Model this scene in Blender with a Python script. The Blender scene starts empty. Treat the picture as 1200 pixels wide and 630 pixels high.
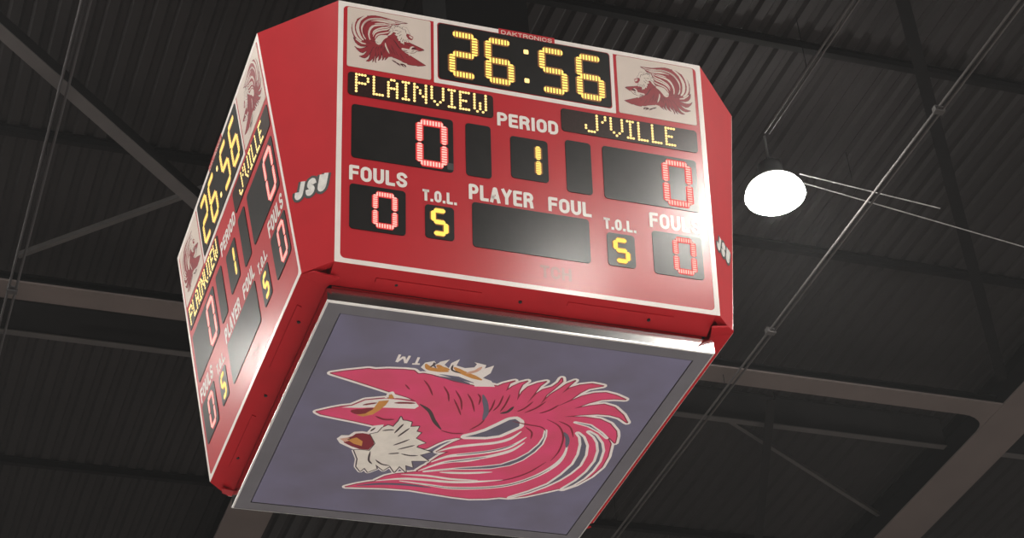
import bpy, math, random
from mathutils import Vector, Matrix
from mathutils.geometry import tessellate_polygon
random.seed(4)
SC = bpy.context.scene
C = SC.collection
Z0 = 8.73                       # height of the scoreboard's lower rim above the court
# ------------------------------------------------------------------ camera
cam = bpy.data.objects.new('camera', bpy.data.cameras.new('camera'))
C.objects.link(cam)
cam.data.sensor_width = 36.0
cam.data.lens = 73.07
cam.data.clip_end = 200
_r = ((0.94253216, -0.32609218, -0.07278057), (0.13617639, 0.57384274, -0.80756455), (0.30510509, 0.75124457, 0.58527129))
cam.matrix_world = Matrix(((_r[0][0], -_r[1][0], -_r[2][0], -3.9047), (_r[0][1], -_r[1][1], -_r[2][1], -10.6873),
                           (_r[0][2], -_r[1][2], -_r[2][2], Z0 - 7.1254), (0, 0, 0, 1)))
SC.camera = cam
# ------------------------------------------------------------------ light levels
PRISM = 10.0                    # glow of the prismatic glass above the lenses
LAMP = 270.0                    # radiance of the lamps' lenses
HAZE = 0.0009
FLOOR = (0.86, 0.80, 0.76)
# ------------------------------------------------------------------ world, view, light levels
w = bpy.data.worlds.new('arena_world'); SC.world = w; w.use_nodes = True
w.node_tree.nodes['Background'].inputs[0].default_value = (0.9, 0.95, 1, 1)
w.node_tree.nodes['Background'].inputs[1].default_value = 0.004
vs_ = w.node_tree.nodes.new('ShaderNodeVolumeScatter')          # thin haze in the air of the hall
vs_.inputs['Density'].default_value = HAZE; vs_.inputs['Color'].default_value = (0.95, 0.97, 1, 1); vs_.inputs['Anisotropy'].default_value = 0.2
w.node_tree.links.new(vs_.outputs[0], w.node_tree.nodes['World Output'].inputs['Volume'])
SC.view_settings.view_transform = 'Standard'
SC.view_settings.look = 'None'
SC.view_settings.gamma = 1
SC.view_settings.exposure = 0.5
SC.view_settings.use_curve_mapping = False
SC.cycles.use_denoising = True
SC.cycles.volume_bounces = 0
SC.cycles.max_bounces = 6
SC.cycles.sample_clamp_indirect = 6
# lamps: the first one is in view, the others are unseen, placed for reflections or added for floor bounce
LAMPS = [(4.40, 2.96, 4.84), (8.0, -1.6, 5.0), (5.5, -10.6, 5.0), (4.9, -13.7, 5.0), (-6.2, 8.4, 5.0), (-4.9, 2.0, 5.0),
         (-5.5, -4.0, 5.0), (-4.5, -13.5, 5.0), (12.5, -9, 5.0), (13.5, 4, 5.0), (3.4, 18, 5.0), (-10.5, -1, 5.0), (5.2, -8.0, 5.0), (14, -15, 5.0), (-11, -9, 5.0), (5.95, -11.4, 5.0)]

# ------------------------------------------------------------------ materials
def mat(name, col, rough=0.5, metal=0.0, spec=0.5, coat=0.0, coat_rough=0.1, emit=None, estr=0.0, noise=0.0, nscale=6.0, bump=0.0, bscale=40.0, col2=None):
    m = bpy.data.materials.new(name); m.use_nodes = True
    nt = m.node_tree; b = nt.nodes['Principled BSDF']
    b.inputs['Base Color'].default_value = (*col, 1)
    b.inputs['Roughness'].default_value = rough
    b.inputs['Metallic'].default_value = metal
    b.inputs['Specular IOR Level'].default_value = spec
    b.inputs['Coat Weight'].default_value = coat
    b.inputs['Coat Roughness'].default_value = coat_rough
    if emit:
        b.inputs['Emission Color'].default_value = (*emit, 1)
        b.inputs['Emission Strength'].default_value = estr
    if noise or bump:
        tc = nt.nodes.new('ShaderNodeTexCoord')
        n = nt.nodes.new('ShaderNodeTexNoise'); n.inputs['Scale'].default_value = nscale; n.inputs['Detail'].default_value = 5
        nt.links.new(tc.outputs['Object'], n.inputs['Vector'])
        if noise:
            cr = nt.nodes.new('ShaderNodeValToRGB')
            c2 = col2 or tuple(min(1, c * (1 - noise)) for c in col)
            cr.color_ramp.elements[0].position = 0.35; cr.color_ramp.elements[1].position = 0.65
            cr.color_ramp.elements[0].color = (*c2, 1); cr.color_ramp.elements[1].color = (*col, 1)
            nt.links.new(n.outputs['Fac'], cr.inputs['Fac']); nt.links.new(cr.outputs['Color'], b.inputs['Base Color'])
        if bump:
            n2 = nt.nodes.new('ShaderNodeTexNoise'); n2.inputs['Scale'].default_value = bscale; n2.inputs['Detail'].default_value = 2
            nt.links.new(tc.outputs['Object'], n2.inputs['Vector'])
            bp = nt.nodes.new('ShaderNodeBump'); bp.inputs['Strength'].default_value = bump; bp.inputs['Distance'].default_value = 0.02
            nt.links.new(n2.outputs['Fac'], bp.inputs['Height']); nt.links.new(bp.outputs['Normal'], b.inputs['Normal'])
            nt.links.new(bp.outputs['Normal'], b.inputs['Coat Normal'])
    return m

RED = (0.49, 0.014, 0.024)
M = {
 'face': mat('glossy_red_vinyl', RED, 0.5, spec=0.12, coat=0.6, coat_rough=0.18, noise=0.06, nscale=3, bump=0.03, bscale=1.6),
 'red': mat('red_painted_steel', (0.52, 0.017, 0.026), 0.55, spec=0.1, coat=0.1, coat_rough=0.2, noise=0.08, nscale=4, bump=0.04, bscale=2.5),
 'white': mat('white_vinyl', (0.86, 0.80, 0.77), 0.5, spec=0.12, coat=0.6, coat_rough=0.18, noise=0.05, nscale=5),
 'ghost': mat('faded_lettering_trace', (0.37, 0.03, 0.033), 0.5, spec=0.12, coat=0.6, coat_rough=0.18, noise=0.1, nscale=30),
 'plate': mat('cream_logo_plate', (0.70, 0.60, 0.54), 0.5, spec=0.12, coat=0.6, coat_rough=0.18, noise=0.06, nscale=5),
 'window': mat('black_display_glass', (0.010, 0.009, 0.009), 0.5, spec=0.08, coat=0.5, coat_rough=0.18, noise=0.3, nscale=8),
 'msgwin': mat('glow_tinted_message_glass', (0.028, 0.010, 0.008), 0.5, spec=0.08, coat=0.5, coat_rough=0.18, noise=0.3, nscale=60),  # reddish tint paints the glow around the lit characters
 'amber': mat('amber_led', (0.4, 0.25, 0.05), 0.5, emit=(1.0, 0.64, 0.12), estr=1.0),
 'amberhalo': mat('amber_led_halo', (0.08, 0.03, 0.0), 0.5, emit=(1.0, 0.28, 0.01), estr=0.10),
 'amberdot': mat('amber_led_dot', (0.4, 0.25, 0.05), 0.5, emit=(1.0, 0.68, 0.24), estr=1.0),
 'amberflat': mat('amber_led_bar', (0.4, 0.25, 0.05), 0.5, emit=(1.0, 0.60, 0.07), estr=0.85),
 'redled': mat('red_led', (0.4, 0.05, 0.05), 0.5, emit=(1.0, 0.50, 0.42), estr=0.85),
 'redhalo': mat('red_led_halo', (0.2, 0.0, 0.0), 0.5, emit=(1.0, 0.006, 0.014), estr=0.40),
 'black': mat('black_outline_vinyl', (0.02, 0.02, 0.02), 0.5, noise=0.2, nscale=20),
 'silverletter': mat('silver_lettering', (0.80, 0.78, 0.75), 0.45, noise=0.25, nscale=18),
 'frame': mat('grey_aluminium_frame', (0.16, 0.16, 0.19), 0.5, metal=0.1, noise=0.15, nscale=3),
 'chrome': mat('polished_aluminium', (0.5, 0.5, 0.5), 0.13, metal=1.0, bump=0.02, bscale=2, noise=0.08, nscale=3),
 'rim': mat('bright_aluminium_rim', (0.85, 0.85, 0.85), 0.35, metal=0.7, noise=0.06, nscale=6),
 'core': mat('dark_metal_and_gap_shade', (0.02, 0.02, 0.021), 0.6, noise=0.3, nscale=4),
 'banner': mat('slate_blue_banner', (0.185, 0.18, 0.30), 0.6, noise=0.18, nscale=2.2, col2=(0.150, 0.142, 0.215)),
 'slit': mat('slate_blue_print', (0.15, 0.145, 0.22), 0.6, noise=0.15, nscale=9),
 'pink': mat('crimson_pink_print', (0.82, 0.075, 0.22), 0.55, noise=0.1, nscale=5, col2=(0.74, 0.075, 0.18)),
 'crimson': mat('dark_crimson_print', (0.26, 0.015, 0.035), 0.55, noise=0.1, nscale=9),
 'dark': mat('charcoal_print', (0.07, 0.05, 0.055), 0.55, noise=0.2, nscale=9),
 'orange': mat('orange_print', (0.72, 0.33, 0.08), 0.55, noise=0.12, nscale=12),
 'peach': mat('peach_print', (0.78, 0.46, 0.36), 0.55, noise=0.1, nscale=12),
 'ivory': mat('ivory_print', (0.90, 0.87, 0.82), 0.55, noise=0.1, nscale=14),
 'whiteprint': mat('white_print', (0.95, 0.91, 0.91), 0.55, noise=0.04, nscale=10),
 'smallred': mat('small_crimson_print', (0.30, 0.03, 0.04), 0.5, spec=0.12, coat=0.6, coat_rough=0.18, noise=0.1, nscale=20),
 'smalldark': mat('small_charcoal_print', (0.09, 0.02, 0.025), 0.5, spec=0.12, coat=0.6, coat_rough=0.18, noise=0.2, nscale=20),
 'deck': mat('dark_painted_roof_deck', (0.0175, 0.0152, 0.0160), 0.8, spec=0.2, noise=0.25, nscale=0.6),
 'purlin': mat('black_and_shaded_steel', (0.005, 0.0045, 0.005), 0.8, spec=0.1, noise=0.3, nscale=2),  # black steel, also shade put into beam webs and one brace
 'girt': mat('dark_and_shaded_steel', (0.013, 0.012, 0.0125), 0.8, spec=0.1, noise=0.3, nscale=2),
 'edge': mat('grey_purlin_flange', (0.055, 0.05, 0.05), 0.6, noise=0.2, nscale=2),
 'beam': mat('brown_grey_steel', (0.115, 0.092, 0.087), 0.75, noise=0.15, nscale=1.5),
 'brace': mat('grey_steel_angle', (0.085, 0.078, 0.08), 0.75, noise=0.2, nscale=2),
 'pipe': mat('grey_conduit', (0.08, 0.075, 0.075), 0.7, spec=0.15, noise=0.2, nscale=3),
 'dimpipe': mat('dull_conduit', (0.045, 0.042, 0.045), 0.6, metal=0.0, noise=0.2, nscale=3),
 'cable': mat('steel_wire_cable', (0.34, 0.33, 0.33), 0.4, metal=0.3, noise=0.2, nscale=9),
 'lamp': mat('white_lamp_lens', (0.9, 0.9, 0.9), 0.4, emit=(1.0, 0.96, 0.89), estr=LAMP, noise=0.01, nscale=3),
 'prism': mat('glowing_prismatic_glass', (0.8, 0.8, 0.8), 0.3, emit=(1.0, 0.97, 0.90), estr=PRISM, noise=0.01, nscale=3),
 'housing': mat('lamp_housing', (0.30, 0.30, 0.30), 0.4, metal=0.6, noise=0.1, nscale=6),
 'floor': mat('maple_court_floor', FLOOR, 0.4, noise=0.12, nscale=1.0),
 'wall': mat('grey_arena_wall', (0.10, 0.10, 0.11), 0.8, noise=0.15, nscale=0.7),
}

# ------------------------------------------------------------------ mesh building
class MB:
    def __init__(s): s.v = []; s.f = []; s.m = []; s.mats = []
    def mi(s, m):
        m = M[m]
        if m not in s.mats: s.mats.append(m)
        return s.mats.index(m)
    def add(s, vs, fs, m):
        o = len(s.v); k = s.mi(m)
        s.v += [tuple(v) for v in vs]
        for f in fs: s.f.append([i + o for i in f]); s.m.append(k)
    def hexa(s, a, b, m):                       # two matching loops joined into a closed solid
        n = len(a)
        fs = [list(range(n))[::-1], [n + i for i in range(n)]]
        fs += [[i, (i + 1) % n, n + (i + 1) % n, n + i] for i in range(n)]
        s.add(list(a) + list(b), fs, m)
    def box(s, lo, hi, m):
        (x0, y0, z0), (x1, y1, z1) = lo, hi
        s.hexa([(x0, y0, z0), (x1, y0, z0), (x1, y1, z0), (x0, y1, z0)], [(x0, y0, z1), (x1, y0, z1), (x1, y1, z1), (x0, y1, z1)], m)
    def plate(s, poly, y0, y1, m):              # (x, z) polygon standing in the face, y1 is the outer side
        s.hexa([(x, y0, z) for x, z in poly], [(x, y1, z) for x, z in poly], m)
    def tri(s, poly, y, m, axis='xz'):          # one flat printed shape
        t = tessellate_polygon([[Vector((x, z, 0)) for x, z in poly]])
        if axis == 'xz': vs = [(x, y, z) for x, z in poly]
        else: vs = [(x, z, y) for x, z in poly]
        s.add(vs, [list(q) for q in t], m)
    def tube(s, pts, r, m, n=8):
        for a, b in zip(pts[:-1], pts[1:]):
            a, b = Vector(a), Vector(b); d = (b - a).normalized()
            u = d.orthogonal().normalized(); q = d.cross(u)
            ring = [u * math.cos(i * 2 * math.pi / n) * r + q * math.sin(i * 2 * math.pi / n) * r for i in range(n)]
            s.hexa([a + o for o in ring], [b + o for o in ring], m)
    def lathe(s, prof, m, n=40, at=(0, 0, 0)):
        vs = []; fs = []
        for r, z in prof:
            for i in range(n):
                t = i * 2 * math.pi / n; vs.append((at[0] + r * math.cos(t), at[1] + r * math.sin(t), at[2] + z))
        for j in range(len(prof) - 1):
            for i in range(n):
                fs.append([j * n + i, j * n + (i + 1) % n, (j + 1) * n + (i + 1) % n, (j + 1) * n + i])
        s.add(vs, fs, m)
    def ribbon(s, pts, wd, y, m, closed=False, axis='xz', y1=None):   # flat stroke with round-ish joints
        P = [Vector((p[0], p[1])) for p in pts]
        if closed: P.append(P[0])
        h = wd / 2
        cnt = [0]
        def put(poly):
            cnt[0] += 1; e = y - (cnt[0] % 29) * 8e-6      # pieces of one stroke never share a plane
            if axis == 'xz': s.add([(p[0], e, p[1]) for p in poly], [list(range(len(poly)))], m)
            else: s.add([(p[0], p[1], e) for p in poly], [list(range(len(poly)))], m)
        for a, b in zip(P[:-1], P[1:]):
            d = b - a
            if d.length < 1e-6: continue
            n = Vector((-d.y, d.x)).normalized() * h
            put([a - n, b - n, b + n, a + n])
        for a in P[0 if closed else 1:-1]:
            put([(a.x + h * math.cos(i * math.pi / 4), a.y + h * math.sin(i * math.pi / 4)) for i in range(8)])
    def taper(s, pts, wd, y, m, axis='xy'):
        P = smooth(pts, 6); n = len(P); L = []; R = []
        for i, p in enumerate(P):
            d = (P[min(i + 1, n - 1)] - P[max(i - 1, 0)]).normalized(); q = Vector((-d.y, d.x))
            t = i / (n - 1); k = min(1, 0.22 + 3.2 * min(t, 1 - t)) * wd / 2
            L.append(p + q * k); R.append(p - q * k)
        vs = [(p.x, p.y, y) if axis == 'xy' else (p.x, y, p.y) for p in L + R]
        s.add(vs, [[i, i + 1, n + i + 1, n + i] for i in range(n - 1)], m)
    def build(s, name, parent=None, smooth_=False):
        me = bpy.data.meshes.new(name); me.from_pydata(s.v, [], s.f)
        for m in s.mats: me.materials.append(m)
        me.polygons.foreach_set('material_index', s.m)
        if smooth_: me.polygons.foreach_set('use_smooth', [True] * len(s.f))
        me.update()
        o = bpy.data.objects.new(name, me); C.objects.link(o)
        if parent: o.parent = parent
        return o

def smooth(pts, k):
    P = [Vector(p) for p in pts]
    if len(P) < 3: return [P[0].lerp(P[-1], i / k) for i in range(k + 1)]
    out = []
    for i in range(len(P) - 1):
        a = P[max(i - 1, 0)]; b = P[i]; c = P[i + 1]; d = P[min(i + 2, len(P) - 1)]
        for j in range(k):
            t = j / k
            out.append(0.5 * ((2 * b) + (c - a) * t + (2 * a - 5 * b + 4 * c - d) * t * t + (3 * b - a - 3 * c + d) * t ** 3))
    out.append(P[-1]); return out

def thing(name, label, cat, loc=(0, 0, 0), group=None):
    o = bpy.data.objects.new(name, None); C.objects.link(o); o.location = loc; o.empty_display_size = 0.2
    return tag(o, label, cat, group)
def tag(o, label, cat, group=None):
    o['label'] = label; o['category'] = cat
    if group: o['group'] = group
    return o
def struct(o, label=None):
    o['kind'] = 'structure'
    if label: o['label'] = label
    return o
def copy_tree(o, parent=None):
    c = o.copy(); C.objects.link(c)
    if parent: c.parent = parent
    for ch in list(o.children): copy_tree(ch, c)
    return c
def rrect(x0, z0, x1, z1, r, n=4):
    out = []
    for cx, cz, a in ((x1 - r, z1 - r, 0), (x0 + r, z1 - r, 90), (x0 + r, z0 + r, 180), (x1 - r, z0 + r, 270)):
        for i in range(n + 1):
            t = math.radians(a + 90 * i / n); out.append((cx + r * math.cos(t), cz + r * math.sin(t)))
    return out
def ring(mb, outer, inner, y0, y1, m):          # closed band between two matching loops
    n = len(outer)
    vs = [(x, y1, z) for x, z in outer] + [(x, y1, z) for x, z in inner] + [(x, y0, z) for x, z in outer] + [(x, y0, z) for x, z in inner]
    fs = []
    for i in range(n):
        j = (i + 1) % n
        fs += [[i, j, n + j, n + i], [2 * n + i, 2 * n + j, j, i], [n + i, n + j, 3 * n + j, 3 * n + i], [2 * n + i, 3 * n + i, 3 * n + j, 2 * n + j]]
    mb.add(vs, fs, m)

# ------------------------------------------------------------------ building shell
DECK = Z0 + 5.57
x0, x1, y0, y1 = -17.0, 19.0, -22.0, 22.0
mb = MB()
prof = []
pitch = 0.2; x = x0; d = 0.034
while x < x1 - 1e-6:
    prof += [(x, DECK), (x + 0.085, DECK), (x + 0.115, DECK + d), (x + 0.17, DECK + d)]
    x += pitch
prof += [(x1, DECK)]
nn = len(prof)
vs = [(px, y0, pz) for px, pz in prof] + [(px, y1, pz) for px, pz in prof] + [(x0, y0, DECK + .2), (x1, y0, DECK + .2), (x0, y1, DECK + .2), (x1, y1, DECK + .2)]
fs = [[i, i + 1, nn + i + 1, nn + i] for i in range(nn - 1)] + [[2 * nn, 2 * nn + 2, 2 * nn + 3, 2 * nn + 1]]
mb.add(vs, fs, 'deck')
struct(mb.build('ceiling'), 'dark corrugated metal roof deck')
mb = MB(); mb.box((x0, y0, -0.2), (x1, y1, 0), 'floor'); struct(mb.build('floor'))
for nm, lo, hi in (('wall_left', (x0 - .2, y0, 0), (x0, y1, DECK)), ('wall_right', (x1, y0, 0), (x1 + .2, y1, DECK)),
                   ('wall_front', (x0, y0 - .2, 0), (x1, y0, DECK)), ('wall_back', (x0, y1, 0), (x1, y1 + .2, DECK))):
    mb = MB(); mb.box(lo, hi, 'wall'); struct(mb.build(nm))

# ------------------------------------------------------------------ scoreboard
H, D1, D2, HW = 1.81591, 1.63346, 1.37470, 1.22
TH = math.atan2(D1 - D2, H); FL = math.hypot(H, D1 - D2)
board = thing('scoreboard', 'red four-sided hanging basketball scoreboard with lit amber and red digits and a bird emblem beneath', 'scoreboard', (0, 0, Z0))
def uz(v): return FL - v                        # distance down the face -> height up the face
def win(parent, name, u0, v0, u1, v1, m='window', r=0.022, y=-0.004):
    mb = MB(); mb.plate(rrect(u0 - HW, uz(v1), u1 - HW, uz(v0), r), 0.0, y, m); return mb.build(name, parent)

SEG = {'0': 'abcdef', '1': 'bc', '2': 'abged', '5': 'afgcd', '6': 'afgedc'}
def digit(parent, name, ch, u0, v0, u1, v1, t, on, lens, stripes=7, y=-0.006, part_gap=0.004):
    """seven-segment figure; every lit segment is a row of short LED bars with pointed ends, over a dim plate that paints its halo"""
    X0, X1, Zb, Zt = u0 - HW, u1 - HW, uz(v1), uz(v0)
    t2 = t / 2; zm = (Zb + Zt) / 2
    xa, xb, za, zc = X0 + t2, X1 - t2, Zb + t2, Zt - t2
    ends = {'a': ((xa, zc), (xb, zc)), 'd': ((xa, za), (xb, za)), 'g': ((xa, zm), (xb, zm)), 'f': ((xa, zm), (xa, zc)),
            'b': ((xb, zm), (xb, zc)), 'e': ((xa, za), (xa, zm)), 'c': ((xb, za), (xb, zm))}
    if ch == '1': ends = {'b': ((X0 + t2, zm), (X0 + t2, zc + t2 * .5)), 'c': ((X0 + t2, za - t2 * .5), (X0 + t2, zm))}
    mb = MB()
    for sgn in SEG[ch]:
        a, b = [Vector(p) for p in ends[sgn]]
        dd = (b - a).normalized(); q = Vector((-dd.y, dd.x)); a = a + dd * part_gap; b = b - dd * part_gap; L = (b - a).length
        def poly(s0, s1, k):                    # slice of the pointed bar from s0 to s1
            def hw(s): return k * min(1.0, 0.35 + min(s, L - s) / (t2 * 1.15))
            ss = sorted({s0, s1} | {c for c in (t2 * .75, L - t2 * .75) if s0 < c < s1})
            return [tuple(a + dd * s - q * hw(s)) for s in ss] + [tuple(a + dd * s + q * hw(s)) for s in reversed(ss)]
        if lens: mb.plate(poly(0, L, t2 * 1.55), -0.0035, y + 0.0008, lens)  # wider, dimly glowing plate that paints the LED halo
        if stripes <= 1: mb.plate(poly(0, L, t2), -0.0035, y, on)
        else:
            for i in range(stripes):
                p = L / stripes; mb.plate(poly(i * p + p * .2, (i + 1) * p - p * .2, t2), -0.0035, y, on)
    return mb.build(name, parent)

FONT = {'P': ['11110', '10001', '10001', '11110', '10000', '10000', '10000'], 'L': ['1000', '1000', '1000', '1000', '1000', '1000', '1111'],
 'A': ['0110', '1001', '1001', '1111', '1001', '1001', '1001'], 'I': ['111', '010', '010', '010', '010', '010', '111'],
 'N': ['10001', '11001', '10101', '10101', '10011', '10001', '10001'], 'V': ['10001', '10001', '10001', '10001', '10001', '01010', '00100'],
 'E': ['1111', '1000', '1000', '1110', '1000', '1000', '1111'], 'W': ['10001', '10001', '10001', '10101', '10101', '10101', '01010'],
 'J': ['00001', '00001', '00001', '00001', '10001', '10001', '01110'], "'": ['01', '01', '10', '00', '00', '00', '00']}
def message(parent, txt, u0, u1, v0, v1):
    cols = sum(len(FONT[c][0]) + 1 for c in txt) - 1
    pu = (u1 - u0) / (cols - 1); pv = (v1 - v0) / 6; cu = 0
    for c in txt:
        mb = MB()
        for r, row in enumerate(FONT[c]):
            for k, b in enumerate(row):
                if b == '1':
                    cx = u0 + (cu + k) * pu - HW; cz = uz(v0 + r * pv); q = 0.0085
                    mb.plate([(cx + q * math.cos(math.radians(22.5 + 45 * i)), cz + q * math.sin(math.radians(22.5 + 45 * i))) for i in range(8)], -0.0035, -0.0062, 'amberdot')
        cu += len(FONT[c][0]) + 1
        mb.build('led_character', parent)

def arc(cx, cy, rx, ry, a0, a1, n=8):
    return [(cx + rx * math.cos(math.radians(a0 + (a1 - a0) * i / n)), cy + ry * math.sin(math.radians(a0 + (a1 - a0) * i / n))) for i in range(n + 1)]
# block letters as centre lines in a unit box, with their relative widths
G = {
 'P': (.92, [[(0, 0), (0, 1), (.6, 1)] + arc(.55, .73, .45, .27, 90, -90) + [(0, .46)]]),
 'E': (.82, [[(1, 1), (0, 1), (0, 0), (1, 0)], [(0, .52), (.9, .52)]]),
 'R': (.95, [[(0, 0), (0, 1), (.6, 1)] + arc(.55, .75, .45, .25, 90, -90) + [(0, .5)], [(.55, .5), (.9, .36), (1, 0)]]),
 'I': (.12, [[(.5, 0), (.5, 1)]]),
 'O': (.95, [arc(.5, .72, .5, .28, 0, 180) + arc(.5, .28, .5, .28, 180, 360) + [(1, .72)]]),
 'D': (.92, [[(0, 0), (0, 1), (.5, 1)] + arc(.5, .7, .5, .3, 90, 0, 5) + arc(.5, .3, .5, .3, 0, -90, 5) + [(0, 0)]]),
 'F': (.8, [[(1, 1), (0, 1), (0, 0)], [(0, .52), (.88, .52)]]),
 'U': (.92, [[(0, 1)] + arc(.5, .3, .5, .3, 180, 360) + [(1, 1)]]),
 'L': (.75, [[(0, 1), (0, 0), (1, 0)]]),
 'S': (.92, [arc(.5, .75, .5, .25, 20, 200, 8)[0:7] + [(.05, .66), (.3, .54), (.7, .46), (.95, .36)] + arc(.5, .25, .5, .25, 10, -170, 8)]),
 'T': (.85, [[(0, 1), (1, 1)], [(.5, 1), (.5, 0)]]),
 'A': (1.0, [[(0, 0), (.42, 1), (.58, 1), (1, 0)], [(.2, .3), (.8, .3)]]),
 'Y': (.98, [[(0, 1), (.5, .45), (1, 1)], [(.5, .45), (.5, 0)]]),
 'K': (.95, [[(0, 0), (0, 1)], [(1, 1), (.05, .42)], [(.35, .62), (1, 0)]]),
 'N': (.95, [[(0, 0), (0, 1), (1, 0), (1, 1)]]),
 'C': (.92, [arc(.5, .72, .5, .28, 0, 180) + arc(.5, .28, .5, .28, 180, 360)]),
 'H': (.92, [[(0, 0), (0, 1)], [(1, 0), (1, 1)], [(0, .5), (1, .5)]]),
 'J': (.8, [[(1, 1)] + [(1, .28)] + arc(.5, .28, .5, .28, 0, -180, 8)]),
 '.': (.0, [[(.5, -.0), (.5, .02)]]),
}
def letters(mb, txt, xa, xb, za, zb, t, m, y, gap=0.55, shear=0.0, grow=0.0):
    """fit a word between xa and xb, feet at za, tops at zb; t is the stroke width"""
    n = len(txt); tot = sum(G[c][0] for c in txt)
    k = (xb - xa - n * t - (n - 1) * gap * t) / tot; x = xa + t / 2
    for c in txt:
        wd = G[c][0] * k
        for pl in G[c][1]:
            pts = []
            for px, pz in pl:
                zz = za + t / 2 + pz * (zb - za - t); pts.append((x + px * wd + shear * (zz - za), zz))
            P = [Vector(p) for p in pts]
            if P[0] != P[-1]:                   # square ends
                for e, f in ((0, 1), (-1, -2)):
                    dv = (P[e] - P[f]); P[e] = P[e] + dv.normalized() * (t * .5 if dv.length > 1e-6 else 0)
            mb.ribbon([(p.x, p.y) for p in P], t + grow, y, m)
        x += wd + t + gap * t
def caption(parent, txt, u0, u1, v0, v1, t=0.0215, m='white', y=-0.0025, gap=0.42):
    mb = MB(); letters(mb, txt, u0 - HW, u1 - HW, uz(v1), uz(v0), t, m, y, gap); return mb.build('caption', parent)

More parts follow.
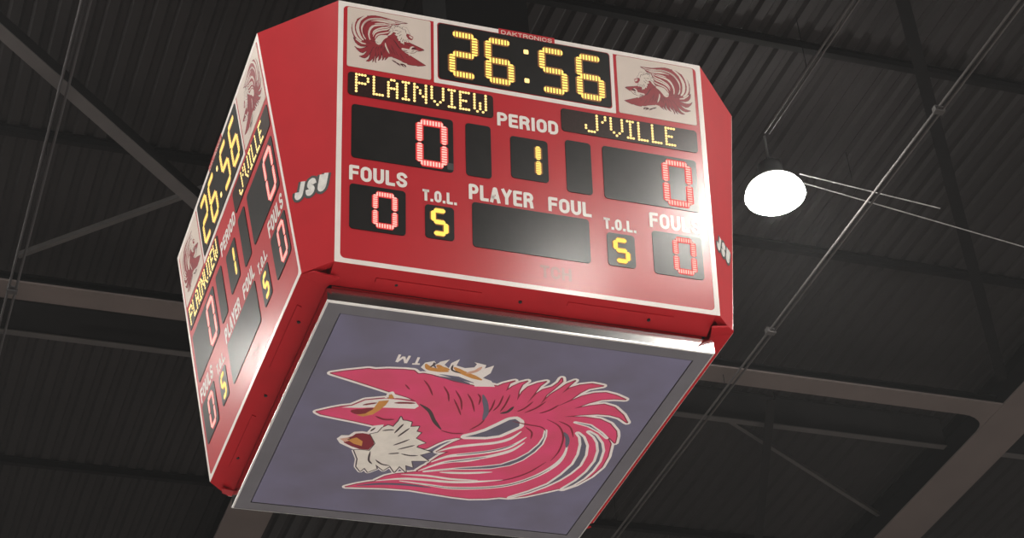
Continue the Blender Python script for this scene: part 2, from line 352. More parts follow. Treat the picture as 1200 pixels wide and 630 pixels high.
EMBLEM = [
 ('line', 0, 'white', 51.8, 1, [(-1008,-500),(-928,-542),(-832,-583),(-799,-597),(-756,-595),(-682,-619),(-578,-635),(-525,-638),(-489,-607),(-459,-619),(-409,-615),(-321,-596),(-248,-573),(-173,-565),(-109,-555),(-82,-591),(-32,-592),(33,-582),(60,-618),(117,-662),(94,-630),(102,-542),(126,-603),(160,-650),(195,-678),(177,-634),(180,-560),(206,-455),(205,-555),(222,-619),(266,-669),(311,-699),(291,-645),(286,-564),(279,-440),(300,-557),(322,-607),(373,-653),(393,-707),(394,-757),(410,-721),(390,-637),(365,-551),(365,-439),(388,-566),(420,-633),(447,-699),(485,-748),(471,-695),(456,-596),(483,-663),(534,-709),(602,-739),(679,-731),(600,-684),(565,-626),(535,-538),(474,-438),(537,-518),(590,-591),(657,-641),(724,-661),(798,-647),(875,-614),(803,-605),(726,-580),(661,-525),(593,-443),(673,-492),(762,-532),(839,-513),(927,-439),(988,-358),(917,-406),(846,-421),(761,-415),(658,-380),(563,-338),(694,-362),(800,-359),(885,-320),(956,-245),(982,-187),(1002,-105),(932,-170),(847,-237),(754,-281),(649,-294),(761,-261),(847,-221),(932,-154),(979,-89),(1018,67),(1027,199),(998,330),(940,451),(871,529),(844,523),(773,579),(652,668),(557,711),(485,715),(406,749),(294,776),(173,774),(18,760),(-135,744),(-308,756),(-477,782),(-560,796),(-498,748),(-428,706),(-356,673),(-389,678),(-340,608),(-282,566),(-199,531),(-127,501),(-157,499),(-129,435),(-90,393),(-115,405),(-76,324),(-43,284),(-103,369),(-70,290),(-26,226),(-102,243),(-67,170),(-29,108),(16,50),(-31,50),(-93,90),(-134,141),(-180,216),(-260,255),(-393,155),(-529,37),(-607,17),(-725,-4),(-840,-19),(-949,-36),(-982,-58),(-950,-82),(-904,-115),(-848,-150),(-789,-175),(-724,-255),(-606,-303),(-509,-311),(-408,-308),(-474,-341),(-581,-370),(-672,-399),(-821,-445)]),
 ('line', 0.5, 'crimson', 15.4, 1, [(-1008,-500),(-928,-542),(-832,-583),(-799,-597),(-756,-595),(-682,-619),(-578,-635),(-525,-638),(-489,-607),(-459,-619),(-409,-615),(-321,-596),(-248,-573),(-173,-565),(-109,-555),(-82,-591),(-32,-592),(33,-582),(60,-618),(117,-662),(94,-630),(102,-542),(126,-603),(160,-650),(195,-678),(177,-634),(180,-560),(206,-455),(205,-555),(222,-619),(266,-669),(311,-699),(291,-645),(286,-564),(279,-440),(300,-557),(322,-607),(373,-653),(393,-707),(394,-757),(410,-721),(390,-637),(365,-551),(365,-439),(388,-566),(420,-633),(447,-699),(485,-748),(471,-695),(456,-596),(483,-663),(534,-709),(602,-739),(679,-731),(600,-684),(565,-626),(535,-538),(474,-438),(537,-518),(590,-591),(657,-641),(724,-661),(798,-647),(875,-614),(803,-605),(726,-580),(661,-525),(593,-443),(673,-492),(762,-532),(839,-513),(927,-439),(988,-358),(917,-406),(846,-421),(761,-415),(658,-380),(563,-338),(694,-362),(800,-359),(885,-320),(956,-245),(982,-187),(1002,-105),(932,-170),(847,-237),(754,-281),(649,-294),(761,-261),(847,-221),(932,-154),(979,-89),(1018,67),(1027,199),(998,330),(940,451),(871,529),(844,523),(773,579),(652,668),(557,711),(485,715),(406,749),(294,776),(173,774),(18,760),(-135,744),(-308,756),(-477,782),(-560,796),(-498,748),(-428,706),(-356,673),(-389,678),(-340,608),(-282,566),(-199,531),(-127,501),(-157,499),(-129,435),(-90,393),(-115,405),(-76,324),(-43,284),(-103,369),(-70,290),(-26,226),(-102,243),(-67,170),(-29,108),(16,50),(-31,50),(-93,90),(-134,141),(-180,216),(-260,255),(-393,155),(-529,37),(-607,17),(-725,-4),(-840,-19),(-949,-36),(-982,-58),(-950,-82),(-904,-115),(-848,-150),(-789,-175),(-724,-255),(-606,-303),(-509,-311),(-408,-308),(-474,-341),(-581,-370),(-672,-399),(-821,-445)]),
 ('fill', 1, 'pink', 0.0, 0, [(-1008,-500),(-928,-542),(-832,-583),(-799,-597),(-756,-595),(-682,-619),(-578,-635),(-525,-638),(-489,-607),(-459,-619),(-409,-615),(-321,-596),(-248,-573),(-173,-565),(-109,-555),(-82,-591),(-32,-592),(33,-582),(60,-618),(117,-662),(94,-630),(102,-542),(126,-603),(160,-650),(195,-678),(177,-634),(180,-560),(206,-455),(205,-555),(222,-619),(266,-669),(311,-699),(291,-645),(286,-564),(279,-440),(300,-557),(322,-607),(373,-653),(393,-707),(394,-757),(410,-721),(390,-637),(365,-551),(365,-439),(388,-566),(420,-633),(447,-699),(485,-748),(471,-695),(456,-596),(483,-663),(534,-709),(602,-739),(679,-731),(600,-684),(565,-626),(535,-538),(474,-438),(537,-518),(590,-591),(657,-641),(724,-661),(798,-647),(875,-614),(803,-605),(726,-580),(661,-525),(593,-443),(673,-492),(762,-532),(839,-513),(927,-439),(988,-358),(917,-406),(846,-421),(761,-415),(658,-380),(563,-338),(694,-362),(800,-359),(885,-320),(956,-245),(982,-187),(1002,-105),(932,-170),(847,-237),(754,-281),(649,-294),(761,-261),(847,-221),(932,-154),(979,-89),(1018,67),(1027,199),(998,330),(940,451),(871,529),(844,523),(773,579),(652,668),(557,711),(485,715),(406,749),(294,776),(173,774),(18,760),(-135,744),(-308,756),(-477,782),(-560,796),(-498,748),(-428,706),(-356,673),(-389,678),(-340,608),(-282,566),(-199,531),(-127,501),(-157,499),(-129,435),(-90,393),(-115,405),(-76,324),(-43,284),(-103,369),(-70,290),(-26,226),(-102,243),(-67,170),(-29,108),(16,50),(-31,50),(-93,90),(-134,141),(-180,216),(-260,255),(-393,155),(-529,37),(-607,17),(-725,-4),(-840,-19),(-949,-36),(-982,-58),(-950,-82),(-904,-115),(-848,-150),(-789,-175),(-724,-255),(-606,-303),(-509,-311),(-408,-308),(-474,-341),(-581,-370),(-672,-399),(-821,-445)]),
 ('line', 2, 'white', 61.2, 1, [(19,26),(75,-16),(131,-71),(188,-157),(233,-229),(267,-247),(305,-219),(319,-170),(287,-121),(229,-39),(154,-1)]),
 ('fill', 3, 'slit', 0.0, 0, [(19,26),(75,-16),(131,-71),(188,-157),(233,-229),(267,-247),(305,-219),(319,-170),(287,-121),(229,-39),(154,-1)]),
 ('line', 2, 'white', 22.8, 1, [(-110,498),(62,428),(199,398),(308,367),(416,302),(477,222),(520,109),(537,7),(526,-87),(504,-157),(522,-76),(520,11),(491,126),(437,225),(359,309),(246,360),(113,405)]),
 ('fill', 3, 'slit', 0.0, 0, [(-110,498),(62,428),(199,398),(308,367),(416,302),(477,222),(520,109),(537,7),(526,-87),(504,-157),(522,-76),(520,11),(491,126),(437,225),(359,309),(246,360),(113,405)]),
 ('line', 2, 'white', 36.8, 1, [(555,706),(659,603),(751,485),(799,350),(829,203),(821,77),(791,-48),(756,-127),(718,-172),(770,-130),(829,-35),(863,79),(873,210),(847,317),(805,417),(747,509),(663,613)]),
 ('fill', 3, 'slit', 0.0, 0, [(555,706),(659,603),(751,485),(799,350),(829,203),(821,77),(791,-48),(756,-127),(718,-172),(770,-130),(829,-35),(863,79),(873,210),(847,317),(805,417),(747,509),(663,613)]),
 ('line', 2, 'white', 36.8, 1, [(869,524),(922,403),(953,277),(960,135),(935,8),(891,-91),(842,-156),(783,-202),(844,-167),(914,-85),(957,3),(982,131),(981,254),(961,361),(919,461)]),
 ('fill', 3, 'slit', 0.0, 0, [(869,524),(922,403),(953,277),(960,135),(935,8),(891,-91),(842,-156),(783,-202),(844,-167),(914,-85),(957,3),(982,131),(981,254),(961,361),(919,461)]),
 ('line', 2, 'white', 26.2, 1, [(656,-291),(759,-266),(856,-213),(927,-153),(871,-205),(766,-278)]),
 ('fill', 3, 'slit', 0.0, 0, [(656,-291),(759,-266),(856,-213),(927,-153),(871,-205),(766,-278)]),
 ('taper', 2, 'white', 30.3, 0, [(-102,243),(-21,171),(105,111),(232,57),(313,-14),(354,-114)]),
 ('taper', 2, 'white', 35.2, 0, [(-102,374),(-14,283),(113,224),(239,164),(345,81),(410,-52)]),
 ('taper', 3, 'slit', 10.9, 0, [(34,251),(162,197),(285,127),(362,45)]),
 ('taper', 2, 'white', 33.6, 0, [(-150,501),(-27,369),(109,301),(234,236),(363,131),(420,11)]),
 ('taper', 3, 'slit', 10.1, 0, [(-18,361),(109,302),(234,236)]),
 ('taper', 2, 'white', 21.8, 0, [(-87,420),(8,350),(114,317),(200,276)]),
 ('taper', 2, 'white', 25.2, 0, [(-8,487),(161,462),(334,412)]),
 ('taper', 2, 'white', 28.6, 0, [(-389,680),(-231,619),(-61,600),(114,591),(279,550),(434,495)]),
 ('taper', 2, 'white', 35.2, 0, [(-235,648),(-43,658),(138,666),(360,613),(514,535),(636,401),(712,244),(727,108),(700,-39)]),
 ('taper', 3, 'dark', 9.3, 0, [(-42,661),(138,666),(360,613),(514,535),(636,401),(697,287)]),
 ('taper', 2, 'white', 21.8, 0, [(-247,566),(-77,547),(102,554),(274,534)]),
 ('taper', 3, 'slit', 23.5, 0, [(-493,765),(-351,712),(-182,687),(-3,690)]),
 ('taper', 3, 'crimson', 11.4, 0, [(254,-218),(364,-200),(460,-190),(510,-148)]),
 ('taper', 3, 'crimson', 11.4, 0, [(466,-286),(570,-225),(644,-102),(676,64),(665,199)]),
 ('taper', 3, 'crimson', 11.4, 0, [(548,-283),(644,-230),(709,-117)]),
 ('taper', 3, 'crimson', 11.4, 0, [(641,215),(574,363),(489,461),(391,527)]),
 ('taper', 3, 'crimson', 11.4, 0, [(363,-169),(422,-118),(444,-38)]),
 ('taper', 3, 'crimson', 11.4, 0, [(-154,-14),(-74,4),(-4,-9)]),
 ('taper', 3, 'crimson', 11.4, 0, [(21,-57),(64,-135),(76,-200)]),
 ('taper', 3, 'crimson', 11.4, 0, [(-188,-387),(-128,-289),(-88,-216)]),
 ('taper', 3, 'crimson', 11.4, 0, [(-123,-462),(-69,-384),(-16,-273)]),
 ('taper', 3, 'crimson', 11.4, 0, [(-295,-513),(-242,-436),(-210,-352)]),
 ('taper', 3, 'crimson', 11.4, 0, [(-433,-551),(-380,-485),(-330,-396)]),
 ('taper', 3, 'crimson', 11.4, 0, [(-208,-483),(-143,-387),(-101,-275)]),
 ('taper', 3, 'crimson', 11.4, 0, [(-532,-480),(-489,-430)]),
 ('taper', 3, 'crimson', 11.4, 0, [(-61,-476),(-29,-433),(-15,-355)]),
 ('taper', 3, 'crimson', 11.4, 0, [(66,-434),(77,-334),(68,-260)]),
 ('taper', 3, 'crimson', 11.4, 0, [(102,-492),(111,-383),(97,-308)]),
 ('taper', 3, 'crimson', 11.4, 0, [(141,-511),(148,-391),(143,-308)]),
 ('taper', 3, 'crimson', 11.4, 0, [(309,-468),(283,-380),(249,-331)]),
 ('taper', 3, 'crimson', 11.4, 0, [(388,-485),(352,-395),(300,-332)]),
 ('taper', 3, 'crimson', 11.4, 0, [(482,-465),(449,-396),(394,-343)]),
 ('taper', 3, 'slit', 33.6, 0, [(-26,-474),(24,-374),(59,-279),(69,-188)]),
 ('taper', 3, 'dark', 25.2, 0, [(-379,-284),(-298,-221),(-230,-112),(-157,-24)]),
 ('taper', 3, 'slit', 26.9, 0, [(628,-163),(679,-88),(710,13)]),
 ('taper', 3, 'dark', 21.8, 0, [(149,-289),(190,-318),(208,-384)]),
 ('fill', 3, 'white', 0.0, 0, [(-845,-141),(-784,-177),(-723,-253),(-605,-300),(-507,-306),(-412,-302),(-377,-260),(-394,-225),(-533,-205),(-638,-187),(-740,-159)]),
 ('line', 3, 'white', 16.8, 0, [(-606,-305),(-602,-365),(-584,-379),(-544,-318)]),
 ('taper', 4, 'crimson', 20.2, 0, [(-539,-264),(-472,-279),(-408,-288)]),
 ('taper', 4, 'crimson', 16.8, 0, [(-724,-198),(-681,-222),(-643,-241)]),
 ('fill', 4, 'orange', 0.0, 0, [(-638,-262),(-578,-286),(-584,-229),(-604,-164),(-632,-106),(-687,-68),(-735,-79),(-681,-106),(-648,-164)]),
 ('fill', 4, 'orange', 0.0, 0, [(-594,-337),(-584,-359),(-554,-316),(-588,-299)]),
 ('taper', 2.5, 'crimson', 58.8, 0, [(-778,-115),(-728,-116),(-679,-137),(-651,-174)]),
 ('taper', 3, 'crimson', 16.8, 0, [(-610,-90),(-547,-63),(-484,-77)]),
 ('fill', 2, 'white', 0.0, 0, [(-495,-683),(-485,-738),(-435,-768),(-418,-748),(-388,-774),(-348,-803),(-362,-742),(-325,-712),(-327,-769),(-289,-821),(-288,-749),(-228,-734),(-175,-755),(-170,-790),(-193,-809),(-111,-794),(-109,-756),(-63,-800),(-57,-714),(-86,-654),(-24,-633),(19,-574),(-107,-550),(-126,-591),(-235,-635),(-334,-637),(-424,-627)]),
 ('fill', 3, 'slit', 0.0, 0, [(-391,-610),(-327,-614),(-237,-610),(-151,-580),(-134,-564),(-234,-581)]),
 ('taper', 3, 'orange', 37.8, 0, [(-476,-726),(-442,-685),(-391,-678),(-313,-676)]),
 ('taper', 3, 'orange', 33.6, 0, [(-407,-732),(-366,-703),(-314,-695)]),
 ('taper', 3, 'orange', 37.8, 0, [(-297,-728),(-242,-692),(-166,-660),(-84,-630)]),
 ('taper', 3, 'peach', 25.2, 0, [(-205,-681),(-156,-716),(-131,-770)]),
 ('taper', 3, 'slit', 13.4, 0, [(-401,-762),(-423,-728),(-401,-695)]),
 ('taper', 3.5, 'dark', 13.4, 0, [(-311,-754),(-299,-698),(-236,-674)]),
 ('taper', 3.5, 'dark', 12.6, 0, [(-440,-696),(-428,-727),(-431,-755)]),
 ('line', 2, 'white', 16.1, 0, [(-658,-789),(-655,-706)]),
 ('line', 2, 'white', 16.1, 0, [(-655,-706),(-628,-772)]),
 ('line', 2, 'white', 16.1, 0, [(-628,-772),(-598,-706)]),
 ('line', 2, 'white', 16.1, 0, [(-598,-706),(-596,-789)]),
 ('line', 2, 'white', 16.1, 0, [(-557,-707),(-511,-715)]),
 ('line', 2, 'white', 16.1, 0, [(-535,-712),(-538,-785)]),
 ('fill', 2, 'white', 0.0, 0, [(-612,118),(-594,25),(-530,-5),(-528,78),(-570,130)]),
 ('taper', 3, 'dark', 13.4, 0, [(-592,92),(-573,41)]),
 ('fill', 2, 'white', 0.0, 0, [(-777,222),(-759,176),(-711,166),(-691,119),(-640,101),(-587,107),(-537,144),(-509,244),(-520,343),(-612,341),(-671,311),(-743,273)]),
 ('fill', 3, 'crimson', 0.0, 0, [(-731,217),(-687,171),(-674,137),(-634,122),(-587,128),(-549,162),(-527,237),(-541,310),(-603,313),(-659,293),(-720,258)]),
 ('fill', 4, 'peach', 0.0, 0, [(-758,218),(-710,192),(-676,211),(-716,249)]),
 ('fill', 4, 'orange', 0.0, 0, [(-708,218),(-657,180),(-607,217),(-597,274),(-652,259)]),
 ('taper', 5, 'dark', 10.1, 0, [(-708,218),(-686,197)]),
 ('line', 3.5, 'dark', 12.6, 1, [(-583,122),(-541,92),(-530,32),(-502,-6),(-465,7),(-459,-31),(-452,-63),(-452,-120),(-428,-79),(-401,-80),(-367,-72),(-359,-16),(-305,-33),(-305,30),(-271,38),(-286,110),(-208,152),(-246,187),(-249,215),(-140,251),(-199,302),(-123,362),(-232,385),(-200,461),(-254,445),(-226,528),(-289,464),(-300,544),(-349,476),(-378,538),(-448,475),(-425,526),(-470,580),(-506,532),(-522,580),(-562,527),(-580,432),(-632,330),(-584,319),(-533,319),(-520,225)]),
 ('fill', 4, 'ivory', 0.0, 0, [(-583,122),(-541,92),(-530,32),(-502,-6),(-465,7),(-459,-31),(-452,-63),(-452,-120),(-428,-79),(-401,-80),(-367,-72),(-359,-16),(-305,-33),(-305,30),(-271,38),(-286,110),(-208,152),(-246,187),(-249,215),(-140,251),(-199,302),(-123,362),(-232,385),(-200,461),(-254,445),(-226,528),(-289,464),(-300,544),(-349,476),(-378,538),(-448,475),(-425,526),(-470,580),(-506,532),(-522,580),(-562,527),(-580,432),(-632,330),(-584,319),(-533,319),(-520,225)]),
 ('line', 2.2, 'white', 35.0, 0, [(-226,528),(-289,464),(-300,544),(-349,476),(-378,538),(-448,475),(-425,526),(-470,580),(-506,532),(-522,580),(-562,527),(-580,432),(-632,330)]),
 ('line', 3.2, 'slit', 18.2, 0, [(-226,528),(-289,464),(-300,544),(-349,476),(-378,538),(-448,475),(-425,526),(-470,580),(-506,532),(-522,580),(-562,527),(-580,432),(-632,330)]),
 ('taper', 5, 'dark', 13.4, 0, [(-437,80),(-423,14),(-411,-41)]),
 ('taper', 5, 'dark', 13.4, 0, [(-404,115),(-382,57),(-360,0)]),
 ('taper', 5, 'dark', 13.4, 0, [(-402,221),(-362,180),(-321,129)]),
 ('taper', 5, 'dark', 13.4, 0, [(-360,266),(-304,221),(-267,192)]),
 ('taper', 5, 'dark', 13.4, 0, [(-404,329),(-362,315),(-337,304)]),
 ('taper', 5, 'dark', 13.4, 0, [(-323,312),(-263,321),(-209,309)]),
 ('taper', 5, 'dark', 13.4, 0, [(-464,418),(-411,462),(-351,471)]),
 ('taper', 5, 'dark', 13.4, 0, [(-526,323),(-507,428),(-471,475)]),
 ('taper', 5, 'dark', 13.4, 0, [(-520,66),(-481,47),(-449,40)])]
def emblem(parent, name, tf, y, step, small=False, flip=False):
    mb = MB()
    sm = {'white': 'plate', 'slit': 'plate', 'pink': 'smallred', 'crimson': 'smalldark', 'dark': 'smalldark', 'orange': 'plate', 'peach': 'plate', 'ivory': 'plate'}
    for i, (kind, layer, m, wd, closed, pts) in enumerate(EMBLEM):
        q = [tf(a / 1000, b / 1000) for a, b in pts]
        if small: sm['crimson'] = 'smallred' if kind == 'fill' else 'smalldark'; sm['orange'] = 'plate' if kind == 'fill' else 'smalldark'
        mm = sm[m] if small else {'white': 'whiteprint'}.get(m, m)
        wd = wd / 1000 * ((0.29 if m in ('white', 'slit') else 0.24) if small else 1.0)
        if small and layer == 0: mm = 'smalldark'; wd *= .3
        yy = y + step * (layer + 1 + i * 0.004)
        ax = 'xz' if small else 'xy'
        if kind == 'fill': mb.tri(q, yy, mm, ax)
        elif kind == 'line':
            if small: mb.ribbon(q, wd, yy, mm, bool(closed), 'xz')
            else: mb.ribbon(q, wd, yy, mm, bool(closed), 'xy')
        else: mb.taper(q, wd, yy, mm, ax)
    return mb.build(name, parent)

def make_panel(phi):
    mb = MB()
    mb.box((-HW, 0, 0), (HW, 0.16, FL), 'face')
    p = mb.build('display_panel', board)
    mb = MB()                                   # white rim, mitred at the corners
    ring(mb, rrect(-HW, 0, HW, FL, .004), rrect(-HW + .033, .03, HW - .033, FL - .029, .03), 0, -0.002, 'white'); mb.build('border_stripe', p)
    mb = MB()
    ring(mb, rrect(.615 - HW, uz(.484), 1.825 - HW, uz(.0285), .006), rrect(.638 - HW, uz(.455), 1.802 - HW, uz(.0286), .022), 0, -0.002, 'white'); mb.build('clock_border', p)
    win(p, 'clock_window', .645, .035, 1.797, .448)
    for k, ch in enumerate('2656'):
        u = (.715, .954, 1.314, 1.566)[k]; digit(p, 'clock_digit', ch, u, .080, u + .186, .413, .036, 'amber', 'amberhalo')
    for v in (.138, .355):
        mb = MB(); mb.plate(rrect(1.2265 - .016 - HW, uz(v + .016), 1.2265 + .016 - HW, uz(v - .016), .006), -0.0035, -0.0062, 'amberdot'); mb.build('colon_dot', p)
    for u0, u1 in ((.058, .595), (1.847, 2.385)):
        win(p, 'logo_plate', u0, .034, u1, .472, 'plate', .012, -0.003)
    def bend(ku, kv): return lambda X, Y: (sum(k * q for k, q in zip(ku, (X, Y, 1, X * X, X * Y, Y * Y))) - HW, uz(sum(k * q for k, q in zip(kv, (X, Y, 1, X * X, X * Y, Y * Y)))))
    fl = bend((.2301, -.0132, .3128, .0122, .0097, .0058), (.0086, -.2254, .2132, .0286, .0063, .0505))
    fr = bend((.2281, -.0049, 2.1173, .0069, -.0274, .0217), (-.0249, -.2229, .2360, .0021, -.0109, .0237))
    emblem(p, 'bird_emblem', lambda a, b: fl(-a, b), -0.003, -0.0004, True)
    emblem(p, 'bird_emblem', lambda a, b: fr(a, b), -0.003, -0.0004, True)
    win(p, 'message_window', .066, .512, .997, .676, 'msgwin'); message(p, 'PLAINVIEW', .118, .948, .524, .646)
    win(p, 'message_window', 1.447, .515, 2.378, .681, 'msgwin'); message(p, "J'VILLE", 1.612, 2.218, .531, .653)
    win(p, 'score_window', .092, .740, .733, 1.115); win(p, 'score_window', 1.714, .743, 2.356, 1.122)
    win(p, 'bonus_window', .813, .742, .976, 1.115); win(p, 'bonus_window', 1.466, .745, 1.636, 1.118)
    win(p, 'period_window', 1.103, .782, 1.348, 1.081)
    win(p, 'foul_window', .085, 1.297, .430, 1.600); win(p, 'foul_window', 2.018, 1.303, 2.352, 1.603)
    win(p, 'timeout_window', .550, 1.361, .731, 1.588); win(p, 'timeout_window', 1.714, 1.364, 1.897, 1.593)
    win(p, 'player_foul_window', .846, 1.296, 1.600, 1.602)
    digit(p, 'score_digit', '0', .502, .774, .690, 1.094, .032, 'redled', 'redhalo', 8); digit(p, 'score_digit', '0', 2.122, .772, 2.312, 1.096, .032, 'redled', 'redhalo', 8)
    digit(p, 'foul_digit', '0', .229, 1.331, .375, 1.569, .026, 'redled', 'redhalo', 7); digit(p, 'foul_digit', '0', 2.158, 1.329, 2.303, 1.576, .026, 'redled', 'redhalo', 7)
    digit(p, 'timeout_digit', '5', .586, 1.381, .694, 1.565, .029, 'amberflat', 'amberhalo', 1); digit(p, 'timeout_digit', '5', 1.753, 1.395, 1.861, 1.567, .029, 'amberflat', 'amberhalo', 1)
    digit(p, 'period_digit', '1', 1.266, .816, 1.298, 1.047, .034, 'amber', 'amberhalo', 8)
    caption(p, 'PERIOD', 1.021, 1.424, .623, .721); caption(p, 'FOULS', .081, .440, 1.169, 1.272); caption(p, 'FOULS', 2.007, 2.355, 1.173, 1.280)
    caption(p, 'PLAYER', .827, 1.241, 1.171, 1.279); caption(p, 'FOUL', 1.338, 1.621, 1.176, 1.277)
    caption(p, 'T.O.L.', .535, .750, 1.259, 1.338, .0175, gap=.42); caption(p, 'T.O.L.', 1.699, 1.914, 1.262, 1.341, .0175, gap=.42)
    caption(p, 'TCH', 1.27, 1.47, 1.66, 1.745, .018, 'ghost')
    mb = MB(); mb.plate(rrect(1.046 - HW, uz(.036), 1.425 - HW, uz(-.008), .003), 0, -0.003, 'face')
    letters(mb, 'DAKTRONICS', 1.063 - HW, 1.407 - HW, uz(.033), uz(.003), .0055, 'plate', -0.0036, gap=1.1); mb.build('maker_tab', p)
    return place(p, phi)
def place(p, phi):
    p.rotation_euler = (TH, 0, phi); p.location = (math.sin(phi) * D2, -math.cos(phi) * D2, 0); return p
front = make_panel(0)
for phi in (-90, 90, 180): place(copy_tree(front, board), math.radians(phi))

mb = MB(); mb.plate(rrect(.693 - HW, uz(1.098), .732 - HW, uz(1.052), .004), -.004, -.0055, 'dimpipe'); mb.build('window_patch', front)
# corner panels between the display faces
CW1, CW0 = (D1 - HW) / math.sqrt(2), (D2 - HW) / math.sqrt(2)
a0, a1 = (D2 + HW) / math.sqrt(2), (D1 + HW) / math.sqrt(2)
CT = math.atan2(a1 - a0, H); CL = math.hypot(H, a1 - a0)
def make_corner():
    mb = MB(); lo = [(-CW0, 0), (CW0, 0), (CW1, CL), (-CW1, CL)]
    mb.plate(lo, 0.05, 0.0, 'red'); p = mb.build('corner_panel', board)
    mb = MB(); sk = 0.28
    letters(mb, 'JSU', -.124, .092, .497, .613, .03, 'black', -0.002, .65, sk, .034)
    letters(mb, 'JSU', -.124, .092, .497, .613, .03, 'silverletter', -0.003, .65, sk); mb.build('school_lettering', p)
    return p
cp = make_corner()
for k, phi in enumerate((-45, 45, 135, 225)):
    c = cp if k == 0 else copy_tree(cp, board); f = math.radians(phi)
    c.rotation_euler = (CT, 0, f); c.location = (math.sin(f) * a0, -math.cos(f) * a0, 0)

# lips that fold in under each face
LI, LZ = 1.2144, -0.0533
def lip(phi, ends):
    mb = MB(); xl, xr = -HW, HW - 0.03
    def prof(xo, xi):
        return [(xo, -D2, -0.001), (xi, -LI, LZ), (xi, -LI, LZ + .02), (xo, -D2 + .002, .02)]
    def pt(x, s): return (x, -D2 + (D2 - LI) * s, LZ * s)
    mb.hexa(prof(xl, xl), prof(xr, xr), 'red')
    mb.tube([(xl + .03, -LI + .012, LZ - .006), (xr - .03, -LI + .012, LZ - .006)], .009, 'red', 6)
    for sgn, on in ((-1, ends[0]), (1, ends[1])):       # folded tab that closes most of the corner opening
        if on:
            e = xl if sgn < 0 else xr
            a = [pt(e, 0), pt(e, 1), pt(e + sgn * .115, 1.25), pt(e + sgn * .085, .42), pt(e + sgn * .02, .02)]
            mb.hexa(a, [(q[0], q[1], q[2] + .012) for q in a], 'red')
    o = mb.build('bottom_lip', board); o.rotation_euler = (0, 0, math.radians(phi))
    for xa, xb, s in ((-.95, -.30, .42), (.24, .93, .30)):
        mb = MB(); mb.hexa([(xa, *pt(0, s)[1:]), (xb, *pt(0, s)[1:]), (xb, *pt(0, s + .16)[1:]), (xa, *pt(0, s + .16)[1:])],
                           [(xa, pt(0, s)[1], pt(0, s)[2] - .008), (xb, pt(0, s)[1], pt(0, s)[2] - .008), (xb, pt(0, s + .16)[1], pt(0, s + .16)[2] - .008), (xa, pt(0, s + .16)[1], pt(0, s + .16)[2] - .008)], 'red')
        mb.build('hatch_strip', o)
    for xx in (-.82, -.05, .78):
        mb = MB(); q = pt(xx, .6); mb.lathe([(0.0, -.010), (.010, -.008), (.012, .002)], 'core', 10, q); mb.build('screw', o)
lip(0, (0, 0)); lip(-90, (0, 1)); lip(90, (1, 0)); lip(180, (1, 1))

mb = MB(); mb.box((-1.20, -1.20, -.03), (1.20, 1.20, H - .02), 'core'); mb.build('gap_shade_box', board)  # black box added inside so the gap above the panel looks dark
mb = MB()
oc = [(-HW, -D1), (HW, -D1), (D1, -HW), (D1, HW), (HW, D1), (-HW, D1), (-D1, HW), (-D1, -HW)]
mb.hexa([(a * .97, b * .97, H - .03) for a, b in oc], [(a * .97, b * .97, H - .005) for a, b in oc], 'core'); mb.build('top_cover', board)
mb = MB(); mb.box((.0, -.25, H - .01), (.64, .25, DECK - Z0), 'purlin'); mb.build('hoist_mast', board)
# underside panel
ZP = -0.1794; PO = 1.225; PI_ = 1.123; PT = -0.085
mb = MB()
o = [(-PO, -PO), (PO, -PO), (PO, PO), (-PO, PO)]; i_ = [(-PI_, -PI_), (PI_, -PI_), (PI_, PI_), (-PI_, PI_)]
def quadring(mb, A, za, B, zb, m):
    mb.add([(a, b, za) for a, b in A] + [(a, b, zb) for a, b in B], [[k, (k + 1) % 4, 4 + (k + 1) % 4, 4 + k] for k in range(4)], m)
quadring(mb, [(a * .992, b * .992) for a, b in o], ZP, i_, ZP, 'frame'); quadring(mb, i_, ZP, i_, ZP + .014, 'core')
mb.hexa([(a * .99, b * .99, ZP + .014) for a, b in o], [(a * .99, b * .99, PT) for a, b in o], 'core')
up = mb.build('underside_frame', board)
mb = MB()
quadring(mb, o, ZP + .012, o, PT, 'chrome'); quadring(mb, o, PT, [(a * .98, b * .98) for a, b in o], PT, 'chrome'); mb.build('polished_side_band', up)
mb = MB(); quadring(mb, [(a * 1.001, b * 1.001) for a, b in o], ZP + .012, [(a * 1.001, b * 1.001) for a, b in o], ZP + .002, 'rim')
quadring(mb, [(a * 1.001, b * 1.001) for a, b in o], ZP + .002, [(a * .992, b * .992) for a, b in o], ZP - .0005, 'rim'); mb.build('rim_strip', up)
mb = MB(); mb.box((-PI_ + .006, -PI_ + .006, ZP + .002), (PI_ - .006, PI_ - .006, ZP + .013), 'banner'); bn = mb.build('banner', board)
emblem(bn, 'bird_emblem', lambda a, b: (a, b), ZP + .0018, -0.0007)
for sx in (-1, 1):
    for sy in (-1, 1):
        mb = MB(); mb.box((sx * 1.0 - .03, sy * 1.0 - .03, PT - .002), (sx * 1.0 + .03, sy * 1.0 + .03, -.028), 'core'); mb.build('panel_bracket', board)

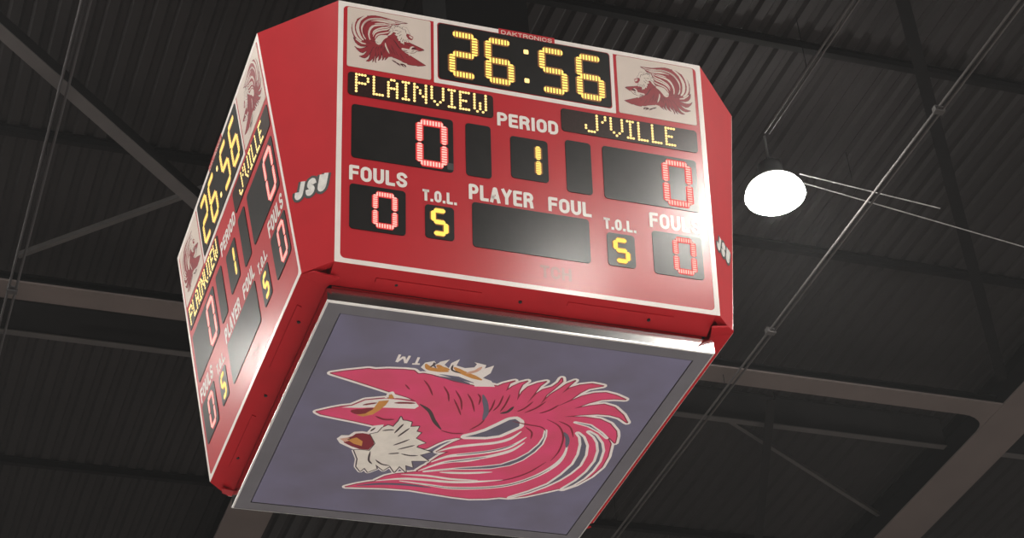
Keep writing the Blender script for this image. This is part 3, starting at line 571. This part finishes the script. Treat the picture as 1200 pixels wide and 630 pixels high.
# ------------------------------------------------------------------ roof steel (P5: where a line lies on the plane 5 m above the board)
CX, CY, CZ = -3.90475, -10.68727, -7.12541
def at5(x, y, z):                               # true place at height z of a member sighted at (x, y) on that plane
    k = (z - CZ) / (5 - CZ); return CX + (x - CX) * k, CY + (y - CY) * k
TOP = DECK - Z0
def i_beam(name, label, cat, a, b, width, depth, z, m='beam', web=0.02, group=None):
    a, b = Vector((*a, Z0 + z)), Vector((*b, Z0 + z)); d = (b - a); L = d.length; ang = math.atan2(d.y, d.x)
    t = thing(name, label, cat, a, group); t.rotation_euler = (0, 0, ang); h = width / 2
    mb = MB(); mb.box((0, -h, 0), (L, h, .022), m); mb.build('bottom_flange', t)
    mb = MB(); mb.box((0, -web / 2, .022), (L, web / 2, depth - .02), 'purlin'); mb.build('web', t)  # web and top flange blackened, their shade put into the colour
    mb = MB(); mb.box((0, -h * .5, depth - .02), (L, h * .5, depth), 'purlin'); mb.build('top_flange', t)
    return t
DEP = TOP - 5.0 - .002
kx = 9.01; ox = 0.995
i_beam('roof_beam', 'wide brown-grey steel roof girder crossing the bottom right corner', 'beam', (kx, -21.9), (kx, 21.9), .57, DEP, 5.0, group='main roof girders')
i_beam('roof_beam', 'wide steel roof girder passing behind the scoreboard, showing below its left bottom corner', 'beam', (ox, -21.9), (ox, 21.9), .54, DEP, 5.0, group='main roof girders')
jy = 6.2
def haunch(t, x, y, sx):                        # curved gusset in the flange plane
    pts = [(0, -.145), (0, .145)]
    return pts
jb = i_beam('cross_beam', 'steel cross beam running from the scoreboard to the right-hand girder', 'beam', (ox + .28, jy), (kx - .29, jy), .29, DEP - .40, 5.0, group='cross beams')
mb = MB(); L = kx - .29 - ox - .28
for sgn in (1,):
    arc_ = [(L - .36 + .36 * math.sin(math.radians(a)), sgn * (.145 + .30 - .30 * math.cos(math.radians(a)))) for a in range(0, 91, 15)]
    pl = arc_ + [(L, sgn * .14), (L - .36, sgn * .14)]
    mb.hexa([(x, y, .001) for x, y in pl], [(x, y, .021) for x, y in pl], 'beam')
mb.build('gusset_plate', jb)
i_beam('cross_beam', 'steel cross beam left of the scoreboard, level with the middle of its left face', 'beam', (-16.9, jy + .15), (ox - .28, jy + .15), .29, DEP - .40, 5.0, group='cross beams')

def purlin(label, y, xa, xb, depth, wd, m='purlin', edge=None, group='roof purlins', z=None):
    zb = TOP - depth - .002
    t = thing('purlin', label, 'purlin', (xa, y, Z0 + zb), group)
    mb = MB(); mb.box((0, -wd * .15, .012), (xb - xa, wd * .15, depth), m); mb.build('web', t)  # deep webs are darker than their flanges, shade put into the colour
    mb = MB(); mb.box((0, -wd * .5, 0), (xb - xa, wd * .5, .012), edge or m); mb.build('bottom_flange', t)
    mb = MB(); mb.box((0, -wd * .5, depth - .008), (xb - xa, wd * .5, depth), m); mb.build('top_flange', t)
spans = {'left': (-16.9, ox - .30), 'mid': (ox + .30, kx - .31), 'right': (kx + .31, 18.9)}
purlin('thin dark roof purlin above the scoreboard and the lamp', 1.64, *spans['mid'], .09, .07)
purlin('thin dark roof purlin left of the scoreboard, crossed by the diagonal brace', 4.56, *spans['left'], .09, .07)
purlin('thin dark roof purlin right of the scoreboard, under the lamp', 4.52, *spans['mid'], .09, .07)
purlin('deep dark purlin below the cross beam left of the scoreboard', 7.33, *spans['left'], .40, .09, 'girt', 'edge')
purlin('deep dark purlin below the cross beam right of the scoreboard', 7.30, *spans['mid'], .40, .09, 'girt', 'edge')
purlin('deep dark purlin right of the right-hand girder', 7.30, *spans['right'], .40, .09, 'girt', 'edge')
purlin('lowest thin dark purlin left of the scoreboard', 10.44, *spans['left'], .09, .07)
purlin('lowest thin dark purlin in the bottom right bay', 10.44, *spans['mid'], .09, .07)

def angle_brace(label, a, b, z, leg, m, side=1, dark=None):
    a, b = Vector((*at5(*a, z), Z0 + z)), Vector((*at5(*b, z), Z0 + z)); d = b - a; L = d.length
    t = thing('angle_brace', label, 'brace', a, 'diagonal roof braces'); t.rotation_euler = (0, 0, math.atan2(d.y, d.x))
    mb = MB(); mb.box((0, -leg / 2, 0), (L, leg / 2, .012), m); mb.build('flat_leg', t)
    mb = MB(); s = side * leg / 2; mb.box((0, min(s, s - side * .012), .012), (L, max(s, s - side * .012), leg), dark or m); mb.build('upright_leg', t)  # a dark material here puts the leg's shade into its colour
angle_brace('pale diagonal steel brace crossing the top left corner', (-6.2, -.38), (0.0, 5.36), 5.06, .13, 'brace', -1, 'girt')
angle_brace('thin diagonal brace left of the scoreboard, just above the cross beam', (-2.3, 5.80), (.3, 3.3), 5.22, .05, 'edge', -1)
angle_brace('diagonal brace with its shaded side in black, running down to the right-hand girder joint', (4.4, .32), (8.45, 5.6), 5.12, .12, 'purlin', -1)  # black stands for the shaded side of the steel
angle_brace('faint thin diagonal brace in the bottom right bay', (5.75, 7.06), (8.5, 8.7), 5.3, .05, 'edge', -1)
angle_brace('faint broad upright brace in the bottom right bay', (6.05, 6.55), (8.2, 11.85), 5.03, .10, 'girt', -1)

def conduit(name, label, cat, pts, r, m, group=None, off=0.0, z=4.8, coup=()):
    P = [(*at5(x, y, z if zz is None else zz), (z if zz is None else zz)) for x, y, zz in pts]
    o = Vector((P[0][0], P[0][1], Z0 + P[0][2]))
    t = thing(name, label, cat, o, group)
    for k in ((-off, off) if off else (0,)):
        mb = MB(); mb.tube([(p[0] - P[0][0] + k, p[1] - P[0][1], p[2] - P[0][2]) for p in P], r, m); mb.build('pipe' if cat != 'cable' else 'wire', t)
    for yy in coup:
        X, Y = at5(P[0][0], yy, z); mb = MB(); mb.box((-.05, Y - P[0][1] - .03, -.03), (.05, Y - P[0][1] + .03, .03), m); mb.build('pipe_clip', t)
    yy = P[0][1] + .7
    while yy < P[-1][1] - .5 and cat == 'conduit':
        hn = MB(); hn.tube([(0, yy - P[0][1], .015), (0, yy - P[0][1], TOP - z)], .004, 'purlin', 5); hn.build('hanger_rod', t); yy += 3.2
    return t
conduit('conduit', 'pair of thin grey pipes running from the top right corner down past the lamp', 'conduit', [(5.46, -4, None), (5.48, 14, None)], .012, 'pipe', 'roof conduits', .028, 4.8, (1.6, 5.3))
conduit('conduit', 'pair of faint thin pipes down the left edge of the roof', 'conduit', [(-2.28, -3, None), (-2.28, 12, None)], .013, 'dimpipe', 'roof conduits', .035, 4.8, (6.35,))
conduit('conduit', 'short thin pipe ending above the lamp', 'conduit', [(4.035, -2.5, None), (4.03, 2.3, None)], .010, 'pipe', 'roof conduits', .022, 4.9)
conduit('steel_cable', 'upper of two bright thin cables leaving the lamp to the right', 'cable', [(4.6, 2.78, 4.99), (6.21, 2.94, 4.95)], .006, 'cable', 'cables beside the lamp')
conduit('steel_cable', 'lower, longer thin cable leaving the lamp to the right', 'cable', [(4.7, 2.90, 4.99), (9.4, 3.62, 4.95)], .006, 'cable', 'cables beside the lamp')

# ------------------------------------------------------------------ lamps
def make_lamp(loc):
    t = thing('high_bay_lamp', 'round white glowing lamp hanging under the roof right of the scoreboard', 'lamp', (loc[0], loc[1], Z0 + loc[2]), 'high-bay lamps')
    mb = MB(); mb.lathe([(.0, -.10)] + [(.29 * math.sin(math.radians(a)), -.10 * math.cos(math.radians(a))) for a in range(15, 91, 15)], 'lamp', 28); mb.build('lens', t, True)
    mb = MB(); mb.lathe([(.29, .0), (.28, .05), (.25, .10), (.20, .14)], 'prism', 28); mb.build('prismatic_reflector', t, True)
    mb = MB(); mb.lathe([(.0, .139), (.20, .139), (.205, .15), (.16, .20), (.12, .24), (.12, .36), (.0, .36)], 'housing'); mb.build('reflector_housing', t, True)
    mb = MB(); mb.tube([(0, 0, .35), (0, 0, TOP - loc[2])], .012, 'housing'); mb.build('hanging_rod', t)
    return t
l0 = make_lamp(LAMPS[0])
for q in LAMPS[1:]:
    c = copy_tree(l0); c.location = (q[0], q[1], Z0 + q[2]); c['label'] = 'unseen round high-bay lamp added beyond the edge of the picture'
    c['group'] = 'unseen high-bay lamps beyond the picture'
